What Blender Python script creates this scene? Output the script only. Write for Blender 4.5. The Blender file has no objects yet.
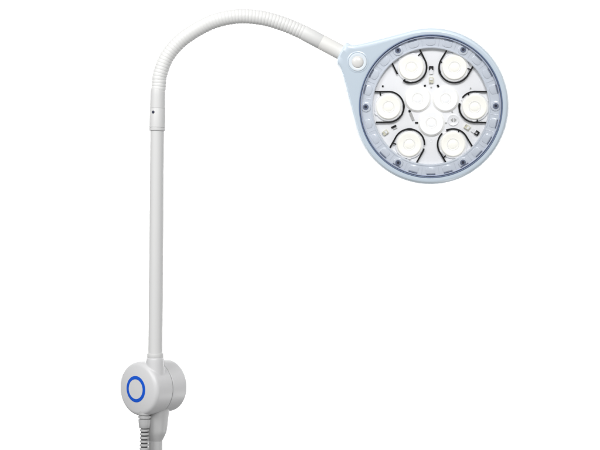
import bpy, bmesh, math, random
from mathutils import Vector, Matrix
R = math.radians
random.seed(4)
scene = bpy.context.scene
COL = scene.collection

# ------------------------------------------------------------------ camera, world, lamps, exposure
D = 2.0                      # metres from the camera to the lamp's pole
S = 0.0014                   # metres per photograph pixel at that distance
cam_data = bpy.data.cameras.new("camera")
cam_data.sensor_width = 36.0
cam_data.lens = 36.0 * D / (600 * S)
cam_data.clip_end = 100
cam = bpy.data.objects.new("camera", cam_data)
cam.location = (0, -D, 0)
cam.rotation_euler = (R(90), 0, 0)
COL.objects.link(cam)
scene.camera = cam

world = bpy.data.worlds.new("World")
scene.world = world
world.use_nodes = True
bg = world.node_tree.nodes["Background"]
bg.inputs["Color"].default_value = (1.0, 1.0, 1.0, 1)
bg.inputs["Strength"].default_value = 0.30

scene.view_settings.view_transform = 'Standard'
scene.view_settings.look = 'None'
scene.view_settings.exposure = 0
scene.view_settings.gamma = 1


def area(name, loc, target, sx, sy, power, color=(1, 1, 1)):
    l = bpy.data.lights.new(name, 'AREA')
    l.shape = 'RECTANGLE'
    l.size, l.size_y = sx, sy
    l.energy = power
    l.color = color
    o = bpy.data.objects.new(name, l)
    o.location = loc
    o.rotation_euler = (Vector(target) - Vector(loc)).to_track_quat('-Z', 'Y').to_euler()
    COL.objects.link(o)
    return o


area("key_softbox", (-1.5, -1.9, 1.3), (0, 0, 0.05), 1.1, 1.1, 50)
area("front_softbox", (0.15, -2.6, 1.5), (0.1, 0, 0.0), 1.0, 0.8, 54)
area("rim_softbox", (1.5, 0.75, 0.3), (0, 0, 0.0), 0.4, 1.4, 2)
area("top_softbox", (0.1, 0.25, 1.7), (0.1, 0, 0), 1.4, 0.6, 3.5)
area("low_fill_softbox", (0.28, -0.40, -0.48), (-0.2, 0, -0.23), 0.22, 0.22, 0.5)
area("added_under_fill", (0.42, 0.22, -0.52), (0.18, 0, 0.16), 0.3, 0.2, 1.1)  # added lamp that lightens the lower edge of the head
area("backdrop_softbox", (-1.95, 0.8, 0.2), (-1.45, 2.2, 0.1), 0.5, 2.2, 85)
area("backdrop_softbox", (1.95, 0.8, 0.2), (1.45, 2.2, 0.1), 0.5, 2.2, 85)


# ------------------------------------------------------------------ helpers
def at(px, py, Y=0.0):
    k = S * (D + Y) / D
    return Vector(((px - 300) * k, Y, (225 - py) * k))


def material(name, color, rough=0.4, spec=0.5, emit=None, strength=0, bump=0.0, bscale=900, var=0.0, coat=0.0):
    m = bpy.data.materials.new(name)
    m.use_nodes = True
    nt = m.node_tree
    b = nt.nodes["Principled BSDF"]
    b.inputs["Base Color"].default_value = (*color, 1)
    b.inputs["Roughness"].default_value = rough
    b.inputs["Specular IOR Level"].default_value = spec
    b.inputs["Coat Weight"].default_value = coat
    b.inputs["Coat Roughness"].default_value = 0.12
    if emit:
        b.inputs["Emission Color"].default_value = (*emit, 1)
        b.inputs["Emission Strength"].default_value = strength
    tc = nt.nodes.new("ShaderNodeTexCoord")
    if bump:
        n = nt.nodes.new("ShaderNodeTexNoise")
        n.inputs["Scale"].default_value = bscale
        n.inputs["Detail"].default_value = 3
        nt.links.new(tc.outputs["Object"], n.inputs["Vector"])
        bp = nt.nodes.new("ShaderNodeBump")
        bp.inputs["Strength"].default_value = bump
        bp.inputs["Distance"].default_value = 0.0006
        nt.links.new(n.outputs["Fac"], bp.inputs["Height"])
        nt.links.new(bp.outputs["Normal"], b.inputs["Normal"])
    if var:
        n2 = nt.nodes.new("ShaderNodeTexNoise")
        n2.inputs["Scale"].default_value = 35
        n2.inputs["Detail"].default_value = 4
        nt.links.new(tc.outputs["Object"], n2.inputs["Vector"])
        mr = nt.nodes.new("ShaderNodeMapRange")
        mr.inputs["To Min"].default_value = rough - var
        mr.inputs["To Max"].default_value = rough + var
        nt.links.new(n2.outputs["Fac"], mr.inputs["Value"])
        nt.links.new(mr.outputs["Result"], b.inputs["Roughness"])
    return m


M = {}
M['white'] = material("white_enamel", (0.56, 0.56, 0.556), 0.42, 0.4, bump=0.05, var=0.08)
M['neck'] = material("white_sleeve_plastic", (0.64, 0.64, 0.63), 0.45, 0.35, bump=0.06, var=0.08)
M['joint'] = material("joint_plastic", (0.55, 0.55, 0.555), 0.40, 0.5, bump=0.06, var=0.06)
M['grey'] = material("grey_plastic", (0.44, 0.44, 0.44), 0.42, 0.4, bump=0.06, var=0.06)
M['guard'] = material("cable_guard_rubber", (0.40, 0.40, 0.40), 0.38, 0.5, bump=0.06)
M['dark_gap'] = material("dark_gap", (0.07, 0.07, 0.073), 0.6, 0.2)
M['blue'] = material("pale_blue_plastic", (0.445, 0.515, 0.582), 0.32, 0.5, bump=0.05, var=0.06, coat=0.25)
M['gasket'] = material("navy_gasket", (0.10, 0.14, 0.24), 0.4, 0.4)
M['rim'] = material("cover_rim", (0.34, 0.39, 0.52), 0.3, 0.5)
M['ring'] = material("frosted_ring_plastic", (0.67, 0.71, 0.77), 0.16, 0.5, bump=0.35, bscale=260)
M['ring_pad'] = material("frosted_pad_plastic", (0.66, 0.70, 0.76), 0.14, 0.5, bump=0.25, bscale=300)
M['ring_slot'] = material("slot_shade_blue", (0.20, 0.23, 0.31), 0.7, 0.3)
M['screw'] = material("dark_screw_steel", (0.16, 0.19, 0.27), 0.35, 0.5)
M['screw_dark'] = material("screw_recess", (0.03, 0.035, 0.06), 0.5, 0.3)
M['board'] = material("white_board", (0.92, 0.92, 0.93), 0.5, 0.3, bump=0.3, bscale=240)
M['led'] = material("warm_led_lens", (0.72, 0.71, 0.66), 0.3, 0.5, emit=(1.0, 0.975, 0.89), strength=0.37)
M['led_cool'] = material("cool_led_lens", (0.74, 0.74, 0.74), 0.3, 0.5, emit=(1.0, 1.0, 1.0), strength=0.33)
M['lens_rim'] = material("lens_rim_refraction", (0.74, 0.735, 0.71), 0.3, 0.4, emit=(1.0, 0.99, 0.95), strength=0.20)  # greyer tint and weaker glow stand in for refraction at the lens edges
M['holder'] = material("clear_lens_holder", (0.90, 0.90, 0.91), 0.22, 0.4)
M['black'] = material("black_clip_plastic", (0.006, 0.006, 0.007), 0.55, 0.2)
M['beige'] = material("cream_connector", (0.68, 0.66, 0.52), 0.45, 0.4)
M['chip'] = material("grey_component", (0.45, 0.45, 0.44), 0.5, 0.3)
M['button'] = material("pearl_button", (0.62, 0.615, 0.60), 0.3, 0.5, coat=0.15)
M['ring_blue'] = material("bright_blue_print", (0.0, 0.075, 0.50), 0.35, 0.4)
M['backdrop'] = material("white_backdrop_paper", (0.9, 0.9, 0.9), 0.9, 0.0)

# clear cover: transparent pane with a Fresnel sheen
g = bpy.data.materials.new("clear_cover")
g.use_nodes = True
nt = g.node_tree
nt.nodes.clear()
out = nt.nodes.new("ShaderNodeOutputMaterial")
mx = nt.nodes.new("ShaderNodeMixShader")
tr = nt.nodes.new("ShaderNodeBsdfTransparent")
tr.inputs["Color"].default_value = (0.985, 0.99, 1.0, 1)
gl = nt.nodes.new("ShaderNodeBsdfGlossy")
gl.inputs["Roughness"].default_value = 0.04
fr = nt.nodes.new("ShaderNodeFresnel")
fr.inputs["IOR"].default_value = 1.45
nt.links.new(fr.outputs[0], mx.inputs[0])
nt.links.new(tr.outputs[0], mx.inputs[1])
nt.links.new(gl.outputs[0], mx.inputs[2])
nt.links.new(mx.outputs[0], out.inputs[0])
M['clear'] = g


class MB:
    """collects geometry (verts in metres, or in head pixels with a matrix) into one mesh"""
    def __init__(self):
        self.v, self.f, self.mi, self.sm = [], [], [], []

    def grid(self, rings, closed_u=True, cap0=False, cap1=False, mat=0, smooth=True, loop=False):
        base = len(self.v)
        n = len(rings[0])
        for r in rings:
            self.v.extend([Vector(p) for p in r])
        m = len(rings)
        for i in range(m if loop else m - 1):
            i2 = (i + 1) % m
            for j in range(n if closed_u else n - 1):
                j2 = (j + 1) % n
                self.f.append((base + i * n + j, base + i * n + j2, base + i2 * n + j2, base + i2 * n + j))
                self.mi.append(mat); self.sm.append(smooth)
        if cap0:
            self.f.append(tuple(base + j for j in reversed(range(n)))); self.mi.append(mat); self.sm.append(False)
        if cap1:
            self.f.append(tuple(base + (m - 1) * n + j for j in range(n))); self.mi.append(mat); self.sm.append(False)

    def lathe(self, prof, origin, ax, segs=64, mat=0, cap0=False, cap1=False, smooth=True, loop=False):
        """prof = [(radius, height along ax)]"""
        ax = Vector(ax).normalized()
        u = ax.orthogonal().normalized()
        w = ax.cross(u)
        o = Vector(origin)
        rings = []
        for r, h in prof:
            rings.append([o + ax * h + (u * math.cos(t) + w * math.sin(t)) * r
                          for t in [2 * math.pi * k / segs for k in range(segs)]])
        self.grid(rings, True, cap0, cap1, mat, smooth, loop)

    def tube(self, path, rad, segs=12, mat=0, caps=True, smooth=True):
        n = len(path)
        path = [Vector(p) for p in path]
        t0 = (path[1] - path[0]).normalized()
        u = t0.orthogonal().normalized()
        rings = []
        for i in range(n):
            t = (path[min(i + 1, n - 1)] - path[max(i - 1, 0)]).normalized()
            u = (u - t * u.dot(t)).normalized()
            w = t.cross(u)
            r = rad(i) if callable(rad) else rad
            rings.append([path[i] + (u * math.cos(a) + w * math.sin(a)) * r
                          for a in [2 * math.pi * k / segs for k in range(segs)]])
        self.grid(rings, True, caps, caps, mat, smooth)

    def box(self, c, ex, ey, ez, hx, hy, hz, mat=0, bev=0.25):
        """bevelled block: c centre, e* axes, h* half sizes"""
        c, ex, ey, ez = Vector(c), Vector(ex).normalized(), Vector(ey).normalized(), Vector(ez).normalized()
        b = min(hx, hy, hz) * bev
        def ring(dx, z):
            xs, ys = hx - dx, hy - dx
            q = b
            pts = [(xs - q, -ys), (xs, -ys + q), (xs, ys - q), (xs - q, ys), (-xs + q, ys), (-xs, ys - q), (-xs, -ys + q), (-xs + q, -ys)]
            return [c + ex * x + ey * y + ez * z for x, y in pts]
        self.grid([ring(b, -hz), ring(0, -hz + b), ring(0, hz - b), ring(b, hz)], True, True, True, mat, False)

    def build(self, name, mats, parent=None, xf=None):
        me = bpy.data.meshes.new(name)
        vs = [xf @ p for p in self.v] if xf else self.v
        me.from_pydata([tuple(p) for p in vs], [], self.f)
        for m in (mats if isinstance(mats, (list, tuple)) else [mats]):
            me.materials.append(m)
        for p, mi, sm in zip(me.polygons, self.mi, self.sm):
            p.material_index = mi
            p.use_smooth = sm
        bm = bmesh.new(); bm.from_mesh(me)
        bmesh.ops.recalc_face_normals(bm, faces=bm.faces)
        bm.to_mesh(me); bm.free()
        me.set_sharp_from_angle(angle=R(32))
        o = bpy.data.objects.new(name, me)
        COL.objects.link(o)
        if parent:
            o.parent = parent
            o.matrix_parent_inverse = Matrix.Identity(4)
            # vertices are in world metres: shift by the root so that they land where they belong
        return o


def fillet(prof, rr, n=6):
    """round the corners of an open (r,h) profile; rr = radius per inner corner"""
    outp = [prof[0]]
    for i in range(1, len(prof) - 1):
        p0, p, p1 = Vector((*prof[i - 1], 0)), Vector((*prof[i], 0)), Vector((*prof[i + 1], 0))
        r = rr[i - 1] if isinstance(rr, (list, tuple)) else rr
        a, b = (p0 - p), (p1 - p)
        r = min(r, a.length * 0.49, b.length * 0.49)
        if r <= 1e-9:
            outp.append((p.x, p.y)); continue
        A, B = p + a.normalized() * r, p + b.normalized() * r
        for k in range(n + 1):
            t = k / n
            q = A * (1 - t) ** 2 + p * 2 * t * (1 - t) + B * t * t
            outp.append((q.x, q.y))
    outp.append(prof[-1])
    return outp


def catmull(pts, n=24):
    pts = [Vector(p) for p in pts]
    P = [2 * pts[0] - pts[1]] + pts + [2 * pts[-1] - pts[-2]]
    res = []
    for i in range(1, len(P) - 2):
        p0, p1, p2, p3 = P[i - 1:i + 3]
        for k in range(n):
            t = k / n
            res.append(0.5 * (2 * p1 + (p2 - p0) * t + (2 * p0 - 5 * p1 + 4 * p2 - p3) * t * t + (3 * p1 - p0 - 3 * p2 + p3) * t ** 3))
    res.append(pts[-1])
    return res


def resample(path, step):
    acc = [0]
    for a, b in zip(path, path[1:]):
        acc.append(acc[-1] + (b - a).length)
    L = acc[-1]
    n = max(2, int(L / step))
    res, j = [], 0
    for i in range(n + 1):
        s = L * i / n
        while j < len(acc) - 2 and acc[j + 1] < s:
            j += 1
        t = (s - acc[j]) / max(1e-12, acc[j + 1] - acc[j])
        res.append(path[j].lerp(path[j + 1], t))
    return res, L


def remeshed(o, voxel, smooth_iter):
    """fuse a mesh's overlapping solids into one blended skin"""
    md = o.modifiers.new("r", 'REMESH'); md.mode = 'VOXEL'; md.voxel_size = voxel; md.use_smooth_shade = True
    ms = o.modifiers.new("s", 'SMOOTH'); ms.factor = 0.5; ms.iterations = smooth_iter
    dg = bpy.context.evaluated_depsgraph_get()
    me = bpy.data.meshes.new_from_object(o.evaluated_get(dg))
    o.modifiers.clear()
    old = o.data
    mat = old.materials[0]
    o.data = me
    me.materials.clear(); me.materials.append(mat)
    for p in me.polygons:
        p.use_smooth = True; p.material_index = 0


# ------------------------------------------------------------------ the setting: a white studio backdrop
mb = MB()
prof = [(2.2, 1.8), (2.2, -1.3), (2.8, -1.8)]           # (y, z): a hanging roll, its foot curling back
prof = fillet(prof, 0.4, 16)
back = []
for off in (0.0, 0.01):
    back.append([(y + off, z - off) for y, z in prof])
sec = back[0] + list(reversed(back[1]))
mb.grid([[(x, y, z) for y, z in sec] for x in (-2.7, 2.7)], True, True, True, 0, True)
o = mb.build("backdrop", M['backdrop'])
o['kind'] = 'structure'
o['label'] = "plain bright white studio backdrop behind the lamp"
o['category'] = "backdrop"

# ------------------------------------------------------------------ the lamp
root = bpy.data.objects.new("examination_lamp", None)
root.empty_display_size = 0.05
COL.objects.link(root)
root['label'] = "white gooseneck examination lamp with pale blue round head of lit LED lenses"
root['category'] = "lamp"

UP = Vector((0, 0, 1))
base_pt = at(156.6, 470)       # root stays at the world origin's axes; the Empty itself is drawn at the base
root.location = (base_pt.x, 0, base_pt.z)
ROOT_INV = Matrix.Translation(-root.location)


def part(mb_, name, mats, parent=root):
    """mesh given in world metres -> child of the lamp or of one of its parts"""
    return mb_.build(name, mats, parent, ROOT_INV)


# ---- pole
pole_top, pole_bot = at(157.2, 133), at(155.3, 358)
ax = (pole_bot - pole_top).normalized()
L = (pole_bot - pole_top).length
mb = MB()
r0, r1 = 7.0 * S, 7.25 * S
mb.lathe([(r0 * 0.9, -4 * S), (r0, -4 * S)] + [(r0 + (r1 - r0) * k / 12, L * k / 12) for k in range(13)], pole_top, ax, 64, cap0=True, cap1=True)
pole = part(mb, "pole", M['white'])

# ---- collar where the gooseneck meets the pole
mb = MB()
ct, cb = at(158.0, 89.5), at(157.25, 131)
cax = (cb - ct).normalized()
mb.lathe([(6.2 * S, 0), (7.2 * S, 0.0), (7.5 * S, 1.6 * S), (7.65 * S, 6 * S), (7.8 * S, 18.5 * S), (7.8 * S, 18.75 * S), (7.55 * S, 18.9 * S), (7.55 * S, 19.15 * S), (7.95 * S, 19.3 * S),
          (8.05 * S, 19.7 * S), (8.1 * S, 38.0 * S), (7.75 * S, 38.3 * S), (7.75 * S, 38.7 * S), (8.15 * S, 39.0 * S), (8.15 * S, 40.6 * S), (7.95 * S, 41.2 * S), (6.9 * S, 41.3 * S)],
         ct, cax, 72)
collar = part(mb, "collar", M['white'], pole)
mb = MB()
scr = at(153.6, 112.6, -7.1 * S)
nrm = Vector((-0.45, -0.89, 0)).normalized()
mb.lathe([(0.01 * S, 0.6 * S), (0.9 * S, 0.6 * S), (1.5 * S, 0.45 * S), (1.5 * S, -0.8 * S)], at(157.6, 112.6) + nrm * 7.85 * S, nrm, 20)
part(mb, "set_screw", M['screw_dark'], pole)

# ---- head frame: faces the camera
HC = at(430.5, 106.5, -0.018)
to_cam = (Vector(cam.location) - HC).normalized()
hx = UP.cross(to_cam).normalized()
hy = to_cam.cross(hx).normalized()
hs = S * (D - 0.018) / D
HM = Matrix(((hx.x * hs, hy.x * hs, to_cam.x * hs, HC.x),
             (hx.y * hs, hy.y * hs, to_cam.y * hs, HC.y),
             (hx.z * hs, hy.z * hs, to_cam.z * hs, HC.z),
             (0, 0, 0, 1)))
HX = ROOT_INV @ HM


def hp(px, py, z=0.0):                     # photograph pixel -> head units
    return Vector((px - 430.5, 106.5 - py, z))


def hpart(mb_, name, mats, parent):
    return mb_.build(name, mats, parent, HX)


# ---- gooseneck
end_w = HM @ hp(341, 51.5, -15)
ctr = [(158.2, 92), (158.9, 84), (160.2, 74), (167.2, 56.5), (180.2, 41.2), (198.5, 28.6), (217, 20.4), (239, 16.4), (263, 18.2), (285, 24.6), (305, 33.2)]
pts = []
for i, (x, y) in enumerate(ctr):
    t = max(0, (x - 160) / (341 - 160)) ** 1.3
    pts.append(at(x, y, end_w.y * t))
path, Ln = resample(catmull(pts, 30), 0.42 * S)
npt = len(path)
step = Ln / (npt - 1)
def nr(i):
    ph = (i * step / (3.35 * S)) % 1.0
    gv = math.exp(-((ph - 0.5) / 0.12) ** 2)
    return (7.35 - 0.27 * gv + 0.03 * math.cos(ph * 2 * math.pi)) * S
mb = MB()
mb.tube(path, nr, 40)
neck = part(mb, "gooseneck", M['neck'])

s0 = at(302.0, 31.8, end_w.y * ((302 - 160) / 181) ** 1.3)
s_end = HM @ hp(345.5, 54.2, -15)
sax = (s_end - s0).normalized()
SL = (s_end - s0).length
seam = 21.5 * S
mb = MB()
mb.lathe([(6.6 * S, 0), (7.0 * S, 0.2 * S), (7.45 * S, 2.5 * S), (7.55 * S, 4 * S), (7.6 * S, seam - .4 * S), (7.45 * S, seam - .1 * S), (7.45 * S, seam), ], s0, sax, 64)
part(mb, "sleeve", M['neck'], neck)
mb = MB()
mb.lathe([(7.45 * S, seam), (7.45 * S, seam + .1 * S), (7.6 * S, seam + .35 * S), (7.65 * S, SL)], s0, sax, 64)
M['sleeve2'] = material("ivory_sleeve", (0.63, 0.625, 0.605), 0.5, 0.4, bump=0.06)
part(mb, "end_sleeve", M['sleeve2'], neck)

# ---- head housing: outline inset and stepped back
def outline():
    pts = []
    cx, cy, rad = 430.5, 106.5, 78.5
    a0, a1 = R(104.3), R(-165.7)           # from the upper tangent clockwise round to the left tangent
    n = 150
    for k in range(n + 1):
        a = a0 + (a1 - a0) * k / n
        pts.append(Vector((cx + rad * math.cos(a), cy - rad * math.sin(a), 0)))
    nose = [(350.5, 111), (346.2, 94), (342.2, 78), (339.4, 68.5), (336.4, 63.6), (335.9, 60.0), (338.3, 54.8), (341.8, 48.6), (345.0, 44.6), (348.5, 43.6), (354.5, 43.9), (368, 41.2), (390, 35.8)]
    ctrl = [pts[-1]] + [Vector((x, y, 0)) for x, y in nose] + [pts[0]]
    pts += catmull(ctrl, 10)[1:-1]
    return pts
OUT = outline()
ol, _ = resample(OUT + [OUT[0]], 1.5)
ol = ol[:-1]
NO = len(ol)
nrmls = []
for i in range(NO):
    t = ol[(i + 2) % NO] - ol[(i - 2) % NO]
    nrmls.append(Vector((t.y, -t.x, 0)).normalized())
cen = sum(ol, Vector()) / NO
if sum((ol[i] - cen).dot(nrmls[i]) for i in range(NO)) < 0:
    nrmls = [-n for n in nrmls]
def ring_at(d, z):
    res = []
    for i in range(NO):
        p = ol[i]
        dist_nose = (p - Vector((342, 53, 0))).length
        k = min(1.0, 0.45 + dist_nose / 60)
        q = p - nrmls[i] * d * k
        res.append(hp(q.x, q.y, z))
    return res
def blend(z0, rad, w):
    """ring between the outline and a circle of that radius around the head's axis"""
    src = ring_at(w, z0)
    return src
prof = [(3.9, -0.1), (3.4, -0.15), (2.9, -0.5), (2.3, -1.3), (1.4, -3.2), (0.6, -5.6), (0.15, -8.0), (0, -10.5), (0, -22), (0.6, -26), (2.2, -29.5), (5, -32.5), (9, -34.6)]
rings = [ring_at(d, z) for d, z in prof]
def circle_ring(rad, z):
    return [Vector((q.x, q.y, 0)).normalized() * rad + Vector((0, 0, z)) for q in ring_at(4.0, 0)]
inner_face = []
first = ring_at(4.2, 0.0)
lip = circle_ring(72.2, 0.0)
for k in range(1, 7):
    inner_face.append([a.lerp(b, 1 - k / 6) for a, b in zip(first, lip)])
front = [circle_ring(71.3, -16), circle_ring(71.3, -0.6), circle_ring(71.6, -0.15), lip] + inner_face
backr = []
for s_, z in ((0.75, -37), (0.5, -38.5), (0.25, -39.2), (0.02, -39.4)):
    c0 = hp(425, 102)
    backr.append([Vector((c0.x + (q.x - c0.x) * s_, c0.y + (q.y - c0.y) * s_, z)) for q in rings[-1]])
mb = MB()
SPLIT = 2                     # the face and its first bevel are blue, the shell behind is paler
mb.grid(front + rings[:SPLIT], True, False, False, 0, True)
mb.grid(rings[SPLIT - 1:] + backr, True, False, True, 1, True)
# rounded socket that takes the arm
a_h = (hp(345.5, 54.2, -15) - hp(324, 42.6, -15)).normalized()
so = hp(340.3, 51.2, -15)
mb.lathe(fillet([(7.75, 0.15), (7.75, 0.0), (11.6, 0.0), (12.4, 9.0), (10.0, 17.0), (2, 21)], [0.05, 3.4, 5, 4], 6), so, a_h, 56, mat=1)
M['shell'] = material("paler_shell_plastic", (0.60, 0.69, 0.765), 0.36, 0.5, bump=0.05, var=0.06, coat=0.25)
head = hpart(mb, "housing", [M['blue'], M['shell']], root)

# button in a shallow dish on the nose
mb = MB()
bc = hp(357.9, 61.6, 0)
dish = [(11.0, 0.02), (10.3, 0.3), (9.7, 0.35), (9.3, 0.1), (9.2, -0.3)]
mb.lathe(dish, bc, (0, 0, 1), 56, mat=1)
dome = [(9.2, -0.3), (9.1, 0.5), (8.6, 0.9), (7.4, 1.0), (6.4, 0.8), (6.0, 0.7)] + [(5.9 * math.cos(a), 0.6 + 2.3 * math.sin(a)) for a in [R(10 + 79.5 * k / 10) for k in range(11)]]
mb.lathe(dome[:6], bc, (0, 0, 1), 56, mat=2)
mb.lathe(dome[5:], bc, (0, 0, 1), 56, mat=0)
hpart(mb, "button", [M['button'], M['blue'], material("button_flange", (0.60, 0.655, 0.70), 0.3, 0.5)], head)

# navy gasket round the opening, and the thin edge of the clear cover inside it
mb = MB()
mb.lathe([(70.4, 0.0), (70.6, 0.45), (71.0, 0.6), (71.55, 0.35), (71.6, -1.2), (70.4, -1.2)], (0, 0, 0), (0, 0, 1), 160, loop=True)
mb.lathe([(68.9, -0.75), (69.3, -0.5), (69.7, -0.75), (69.7, -1.1), (68.9, -1.1)], (0, 0, 0), (0, 0, 1), 160, mat=1, loop=True)
hpart(mb, "gasket_ring", [M['gasket'], M['rim']], head)
mb = MB()
mb.lathe([(0.0, -0.9), (30, -0.9), (68.6, -0.9), (68.9, -0.92), (69.3, -1.05), (69.6, -1.3), (69.6, -2.0)], (0, 0, 0), (0, 0, 1), 128)
hpart(mb, "clear_cover", M['clear'], head)

# ---- segmented translucent ring
mb = MB()
Zr = -3.0
mb.lathe([(70.4, Zr - 3), (70.2, Zr + 0.6), (69.2, Zr + 0.6), (68.7, Zr - 0.3), (60.3, Zr - 1.0), (59.4, Zr - 0.5), (58.6, Zr - 0.6), (58.0, Zr - 1.4), (57.8, Zr - 6.2)], (0, 0, 0), (0, 0, 1), 192)
def polar(r, a, z):
    return Vector((r * math.cos(a), r * math.sin(a), z))
for k in range(24):
    a = 2 * math.pi * k / 24
    if k % 4 == 0:
        # bosses that carry the screws
        mb.lathe([(5.2, Zr - 1.2), (4.9, Zr + 0.3), (4.2, Zr + 0.55), (0.05, Zr + 0.55)], polar(64.8, a, 0), (0, 0, 1), 28, mat=1)
        if k % 12 == 0:
            continue
    else:
        # raised pad: flat outside, rounded on the inner side
        rad = Vector((math.cos(a), math.sin(a), 0)); tan = Vector((-rad.y, rad.x, 0))
        hw = 4.7 + 0.4 * random.random()
        shape = [(67.2, -hw), (67.2, hw), (64.0, hw)]
        for q in range(1, 8):
            t = math.pi * q / 8
            shape.append((63.4 - 2.6 * math.sin(t), hw * math.cos(t)))
        shape.append((64.0, -hw))
        def rg(sc, z):
            return [rad * (64.6 + (r_ - 64.6) * sc) + tan * (y_ * sc) + Vector((0, 0, z)) for r_, y_ in shape]
        mb.grid([rg(1.06, Zr - 1.2), rg(1.0, Zr - 0.2), rg(0.9, Zr + 0.0)], True, False, True, 1, False)
    # dark slot beside the pad
    da = 4.4 / 68.2
    off = 0.02 * (random.random() - .5)
    pth = [polar(68.0, a + off + da * (q / 4 - 1), Zr + 0.45) for q in range(9)]
    if random.random() < 0.86:
        mb.tube(pth, 0.5, 8, mat=2)
    # fine seam between segments
    am = a + math.pi / 24
    mb.tube([polar(59.8, am, Zr - 0.85), polar(64, am, Zr - 0.5), polar(68.4, am, Zr - 0.1)], 0.22, 6, mat=1)
ring = hpart(mb, "diffuser_ring", [M['ring'], M['ring_pad'], M['ring_slot']], root)
proto = None
for k in range(6):
    a = math.pi * k / 3
    if proto is None:
        mb = MB()
        mb.lathe([(2.9, Zr + 0.4), (2.9, Zr + 1.0), (2.6, Zr + 1.25), (1.5, Zr + 1.3)], (0, 0, 0), (0, 0, 1), 24, mat=0)
        mb.lathe([(1.5, Zr + 1.3), (1.3, Zr + 0.9), (0.02, Zr + 0.8)], (0, 0, 0), (0, 0, 1), 6, mat=1, smooth=False)
        proto = mb.build("screw", [M['screw'], M['screw_dark']], ring)
        s_ = proto
    else:
        s_ = proto.copy(); COL.objects.link(s_); s_.parent = ring
    s_.matrix_basis = HX @ Matrix.Translation(polar(64.9, a, 0)) @ Matrix.Rotation(k * 0.7, 4, 'Z')

# ---- board with the LEDs
Zb = -9.0
mb = MB()
mb.lathe([(0.02, Zb), (40, Zb), (62, Zb), (62, Zb - 1.6), (0.02, Zb - 1.6)], (0, 0, 0), (0, 0, 1), 96)
for px, py, r_ in ((431.3, 141, 1.6), (422, 58, 1.2), (480, 82, 1.4)):
    mb.lathe([(r_, Zb + 0.02), (r_, Zb + 0.3), (r_ - .35, Zb + 0.35), (r_ - .5, Zb + .05)], hp(px, py, 0), (0, 0, 1), 20)
board = hpart(mb, "light_board", M['board'], root)

LED = [(411.3, 67.2), (454.4, 67.6), (388.4, 106.6), (474.6, 107.3), (409.2, 144.4), (453.0, 144.5)]
SMALL = [(417.6, 98.4), (445.6, 98.9), (431.4, 122.9)]
def lens_mesh(rad, rin):
    mb_ = MB()
    p = [(rad + 1.3, 0.02), (rad + 1.2, 1.2), (rad + 0.5, 1.5), (rad, 1.5), (rad, 3.4), (rad - 0.4, 3.9), (rad - 1.1, 4.0), (rad - 2.0, 3.7)]
    p += [(rad - 2.0 - (rad - 2.0 - rin - 0.9) * k / 5, 3.7 - 0.9 * k / 5) for k in range(1, 6)]
    mb_.lathe(p[:5], (0, 0, 0), (0, 0, 1), 56, mat=1)
    mb_.lathe(p[4:] + [(rin + 0.75, 2.6)], (0, 0, 0), (0, 0, 1), 56)
    mb_.lathe([(rin + 0.75, 2.6), (rin + 0.3, 2.95), (rin - 0.3, 2.75), (rin - 0.9, 2.0)], (0, 0, 0), (0, 0, 1), 56, mat=1)
    p = [((rin - 0.9) * math.cos(R(90 * k / 8)) + 0.01, 2.0 + 1.6 * math.sin(R(90 * k / 8))) for k in range(9)]
    mb_.lathe(p, (0, 0, 0), (0, 0, 1), 56)
    return mb_
for group, mat, rad, rin, nm in ((LED, M['led'], 12.0, 5.6, "led_lens"), (SMALL, M['led_cool'], 12.0, 5.2, "inner_led_lens")):
    proto = None
    for px, py in group:
        if proto is None:
            proto = lens_mesh(rad, rin).build(nm, [mat, M['lens_rim']], board)
            s_ = proto
        else:
            s_ = proto.copy(); COL.objects.link(s_); s_.parent = board
        s_.matrix_basis = HX @ Matrix.Translation(hp(px, py, Zb))

proto = None
for px, py in LED:
    if proto is None:
        mb = MB()
        mb.lathe([(13.2, 1.4), (13.5, 1.7), (14.0, 1.6), (14.4, 1.3), (14.5, 0.02)], (0, 0, 0), (0, 0, 1), 56)
        for q in range(3):
            an = 2 * math.pi * q / 3 + 0.5
            e1 = Vector((math.cos(an), math.sin(an), 0))
            mb.box(e1 * 14.4 + Vector((0, 0, 1.0)), e1, Vector((-e1.y, e1.x, 0)), (0, 0, 1), 0.9, 1.6, 0.9)
        proto = mb.build("lens_holder", M['holder'], board)
        s_ = proto
    else:
        s_ = proto.copy(); COL.objects.link(s_); s_.parent = board
    cc = hp(px, py)
    s_.matrix_basis = HX @ Matrix.Translation(hp(px, py, Zb)) @ Matrix.Rotation(math.atan2(cc.y, cc.x), 4, 'Z')

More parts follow.
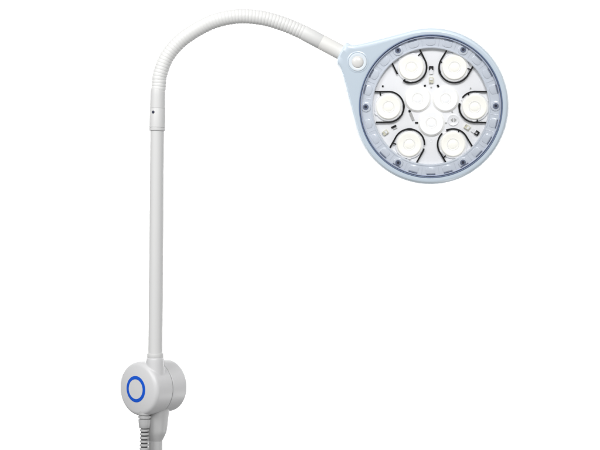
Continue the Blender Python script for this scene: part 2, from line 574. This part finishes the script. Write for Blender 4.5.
# black U-shaped clips, open outwards; barbs differ, breaks imitate glare over the black
Zc = Zb + 2.6
def clip(px, py, glare_gap=None, thick=None, legs=(13, 13), barbs=(), tips=()):
    c = hp(px, py, 0)
    outv = Vector((c.x, c.y, 0)).normalized()
    side = Vector((-outv.y, outv.x, 0))
    rad = 15.4
    seq = []
    for k in range(9):
        seq.append((legs[0] * (1 - k / 8), rad))
    for k in range(1, 40):
        t = math.pi * k / 40
        seq.append((-rad * math.sin(t), rad * math.cos(t)))
    for k in range(9):
        seq.append((legs[1] * k / 8, -rad))
    N = len(seq)
    P3 = [Vector((c.x, c.y, Zc)) + outv * a_ + side * b_ for a_, b_ in seq]
    mb_ = MB()
    cuts = [(0, N)] if not glare_gap else [(0, int(glare_gap[0] * N)), (int(glare_gap[1] * N), N)]
    for i0, i1 in cuts:
        sub = P3[i0:i1]
        mb_.tube(sub, lambda i, i0=i0: 0.82 + (0.35 * math.exp(-(((i0 + i) / N - thick) / 0.035) ** 2) if thick is not None else 0), 8)
    for f, ln in barbs:
        i = int(f * (N - 1))
        tow = (Vector((c.x, c.y, Zc)) + outv * max(0, seq[i][0]) * 0.55 - P3[i]).normalized()
        mb_.tube([P3[i] - tow * 0.3, P3[i] + tow * ln * 0.6, P3[i] + tow * ln], lambda q: 0.75 - 0.1 * q, 8)
    for e in tips:
        i = 0 if e == 0 else N - 1
        s2 = -1 if e == 0 else 1
        mb_.tube([P3[i], P3[i] + side * s2 * 0.9 + outv * 0.9, P3[i] + side * s2 * 2.0 + outv * 0.6], 0.6, 8)
    return hpart(mb_, "lens_clip", M['black'], board)
# legs / fractions run from the counter-clockwise leg to the other one
clip(411.3, 67.2, glare_gap=(0.17, 0.27), thick=0.33, legs=(14.5, 13.5), barbs=((0.30, 2.2), (0.955, 4.2)))
clip(454.4, 67.6, thick=0.33, legs=(14.5, 13), barbs=((0.18, 2.2), (0.93, 4.0)), tips=(1,))
clip(474.6, 107.3, glare_gap=(0.37, 0.44), thick=0.47, legs=(12, 12), barbs=((0.26, 2.4), (0.91, 3.0)), tips=())
clip(453.0, 144.5, glare_gap=(0.50, 0.56), thick=0.47, legs=(13, 13.5), barbs=((0.30, 2.0), (0.94, 3.6)), tips=(1,))
clip(409.2, 144.4, glare_gap=(0.22, 0.26), thick=0.60, legs=(13, 14), barbs=((0.93, 4.0),))
clip(388.4, 106.6, thick=0.50, legs=(13, 14), barbs=((0.955, 4.2),))

# small electronics on the board
def tilt(deg):
    a_ = R(deg)
    return Vector((math.cos(a_), math.sin(a_), 0)), Vector((-math.sin(a_), math.cos(a_), 0)), Vector((0, 0, 1))
def block(name, px, py, w, h, deg, z, mat, bev=0.25):
    mb_ = MB()
    ex, ey, ez = tilt(deg)
    mb_.box(hp(px, py, Zb + z / 2), ex, ey, ez, w / 2, h / 2, z / 2, 0, bev)
    return hpart(mb_, name, mat, board)
def connector(px, py, deg, rev=1):
    """cream plug body, white throat, black U-shaped mouth"""
    mb_ = MB()
    ex, ey, ez = tilt(deg)
    c = hp(px, py, Zb)
    mb_.box(c + ez * 1.2, ex, ey, ez, 2.9, 2.2, 1.2, 0)
    mb_.box(c + ex * 1.0 + ez * 2.6, ex, ey, ez, 1.0, 1.5, 0.5, 1)
    mb_.box(c - ex * 2.3 + ez * 2.6 + ey * 0.9, ex, ey, ez, 0.5, 0.6, 0.4, 2)
    return hpart(mb_, "connector", [M['beige'], M['holder'], M['chip']], board)
connector(467.2, 127.6, -35)
connector(385.0, 132.4, 35)
connector(431.2, 80.3, 90)
def mouth(px, py, deg, sz):
    mb_ = MB()
    ex, ey, ez = tilt(deg)
    c = hp(px, py, Zb + 1.2)
    mb_.box(c + ex * sz * 0.75, ex, ey, ez, 0.75, sz, 1.1, 0)
    mb_.box(c + ey * (sz - .6), ex, ey, ez, sz * 0.72, 0.6, 1.1, 0)
    mb_.box(c - ey * (sz - .6), ex, ey, ez, sz * 0.72, 0.6, 1.1, 0)
    mb_.box(c - ex * sz * 1.6, ex, ey, ez, sz * 0.9, sz * 0.85, 0.9, 1)
    return hpart(mb_, "plug_mouth", [M['black'], M['holder']], board)
mouth(476.6, 133.2, -35, 2.3)
mouth(431.2, 68.6, 90, 2.2)
block("black_component", 393.6, 126.5, 5.4, 1.9, 25, 1.6, M['black'])
block("chip", 395.0, 128.6, 4.4, 0.9, 25, 0.9, M['chip'])
block("chip", 411.8, 116.6, 2.6, 8.2, 22, 1.1, M['chip'])
block("chip", 431.2, 87.4, 1.6, 1.4, 0, 0.8, M['chip'])
for px, py, w, h, d in ((424.9, 85.6, 2.0, 1.8, 20), (438.1, 86.1, 1.9, 2.9, 28), (409.5, 111.0, 2.2, 2.2, 20), (416.6, 122.7, 3.2, 1.7, 0), (382.6, 85.7, 1.7, 1.7, 0)):
    block("black_component", px, py, w, h, d, 1.3, M['black'])
for px, py in ((470.5, 88.6), (452.2, 112.1), (446.0, 123.1), (474, 150)):
    block("chip", px, py, 1.5, 1.5, 10, 0.8, M['chip'])
mb = MB()
c = hp(453.2, 120.3, Zb)
mb.lathe([(6.0, 0.02), (5.9, 0.7), (5.3, 0.9), (4.6, 0.5), (0.02, 0.5)], c, (0, 0, 1), 36, mat=0)
for dx, hh in ((-1.75, 1.0), (-0.6, 1.7), (1.5, 1.8), (2.6, 1.1)):
    mb.box(c + Vector((dx, 0.1, 0.75)), (1, 0, 0), (0, 1, 0), (0, 0, 1), 0.55, hh, 0.25, 1)
hpart(mb, "terminal", [M['holder'], M['chip']], board)

# ---- swivel joint at the pole's foot
phi = R(39)
a = Vector((-math.sin(phi), -math.cos(phi), 0))          # towards the front face
n = Vector((math.cos(phi), -math.sin(phi), 0))
pole_foot = at(155.3, 389)
JC = pole_foot + Vector((-9.3, 11.0, 0)) * S
mb = MB()
RJ = 27.0 * S
body = [(0.02, 16.4), (11, 16.1), (17.6, 15.3), (27.1, 13.4), (27.2, -9.3), (0.02, -9.3)]
body = fillet([(r_ * S, h_ * S) for r_, h_ in body], [0, 4 * S, 11 * S, 0.5 * S], 10)
mb.lathe(body, JC, a, 96)
# boss that takes the pole
mb.lathe([(0.02 * S, 0), (8.7 * S, 0), (9.0 * S, 3 * S), (9.3 * S, 30 * S), (0.02 * S, 30 * S)], at(155.1, 357.6), (0, 0, -1), 48)
jb = part(mb, "pivot_joint", M['joint'])
remeshed(jb, 0.55 * S, 9)

mb = MB()
mb.lathe([(7.1 * S, 0.4 * S), (7.6 * S, 0.0), (8.15 * S, 0.3 * S), (8.3 * S, 1.0 * S), (8.25 * S, 4.2 * S), (7.9 * S, 4.8 * S), (7.9 * S, 6 * S)], at(155.2, 353.0), (0, 0, -1), 48)
part(mb, "pole_socket_ring", M['white'], jb)

# thin dark seam and the rear disc
mb = MB()
mb.lathe([(20 * S, -8.9 * S), (25.4 * S, -8.9 * S), (25.4 * S, -10.9 * S), (20 * S, -10.9 * S)], JC, a, 96)
part(mb, "seam_ring", M['dark_gap'], jb)
mb = MB()
prof = [(20.0, -10.5), (26.3, -10.5), (26.7, -11.1), (26.4, -30.5), (22, -33.0), (0.02, -33.6)]
prof = fillet([(r_ * S, h_ * S) for r_, h_ in prof], [0.1 * S, 0.3 * S, 3.2 * S, 1 * S], 8)
mb.lathe(prof, JC, a, 96)
part(mb, "rear_disc", M['joint'], jb)

# blue ring printed on the joint's face
def face_h(r_):
    return 16.4 - 0.3 * (r_ / 11) if r_ < 11 else 16.1 - 0.8 * (r_ - 11) / 6.6
mb = MB()
rr = [9.8, 10.8, 11.6, 12.4, 13.2]
mb.lathe([(9.8 * S, (face_h(9.8) - 0.35) * S)] + [(q * S, (face_h(q) + 0.12) * S) for q in rr] + [(13.2 * S, (face_h(13.2) - 0.35) * S)], JC, a, 96)
part(mb, "indicator_ring", M['ring_blue'], jb)

# ---- tapered socket and lower tube
mb = MB()
low = fillet([(14.8, 0), (14.2, 10), (11.4, 33.0), (7.6, 40.5), (7.0, 42)], [4, 3.0, 1.0], 6)
mb.lathe([(r_ * S, h_ * S) for r_, h_ in low], at(155.5, 399.5, 18 * S), (0, 0, -1), 64, cap0=True)
sock = part(mb, "lower_socket", M['grey'])
mb = MB()
mb.lathe([(7.15 * S, 0), (7.15 * S, 80 * S)], at(155.4, 434, 18 * S), (0, 0, -1), 48, cap0=True, cap1=True)
part(mb, "lower_tube", M['grey'])

# ---- ribbed cable guard in front of the socket
gp = at(144.6, 408, 2 * S)
mb = MB()
gax = Vector((-0.01, 0, -1))
pr = [(6.3, 0), (6.3, 6.4), (5.0, 6.6), (5.0, 7.7), (6.5, 7.9), (6.4, 10.0), (5.0, 10.2), (5.0, 11.1), (6.3, 11.3), (6.0, 15), (5.4, 19.4), (4.9, 20.0), (2.0, 20.0)]
mb.lathe([(r_ * S, q * S) for r_, q in pr], gp, gax, 40)
h = 20.9
while h < 62:
    pr = [(2.8, h + 0.1), (4.2, h + 0.15), (4.65, h + 0.5), (4.75, h + 1.2), (4.65, h + 2.0), (4.2, h + 2.45), (2.8, h + 2.5)]
    mb.lathe([(r_ * S, q * S) for r_, q in pr], gp, gax, 40)
    h += 3.72
mb.lathe([(3.4 * S, 19 * S), (3.4 * S, (h + 30) * S)], gp, gax, 32, mat=1, cap1=True)  # core coloured dark to stand for the shadow between the ribs
part(mb, "cable_guard", [M['guard'], M['dark_gap']])
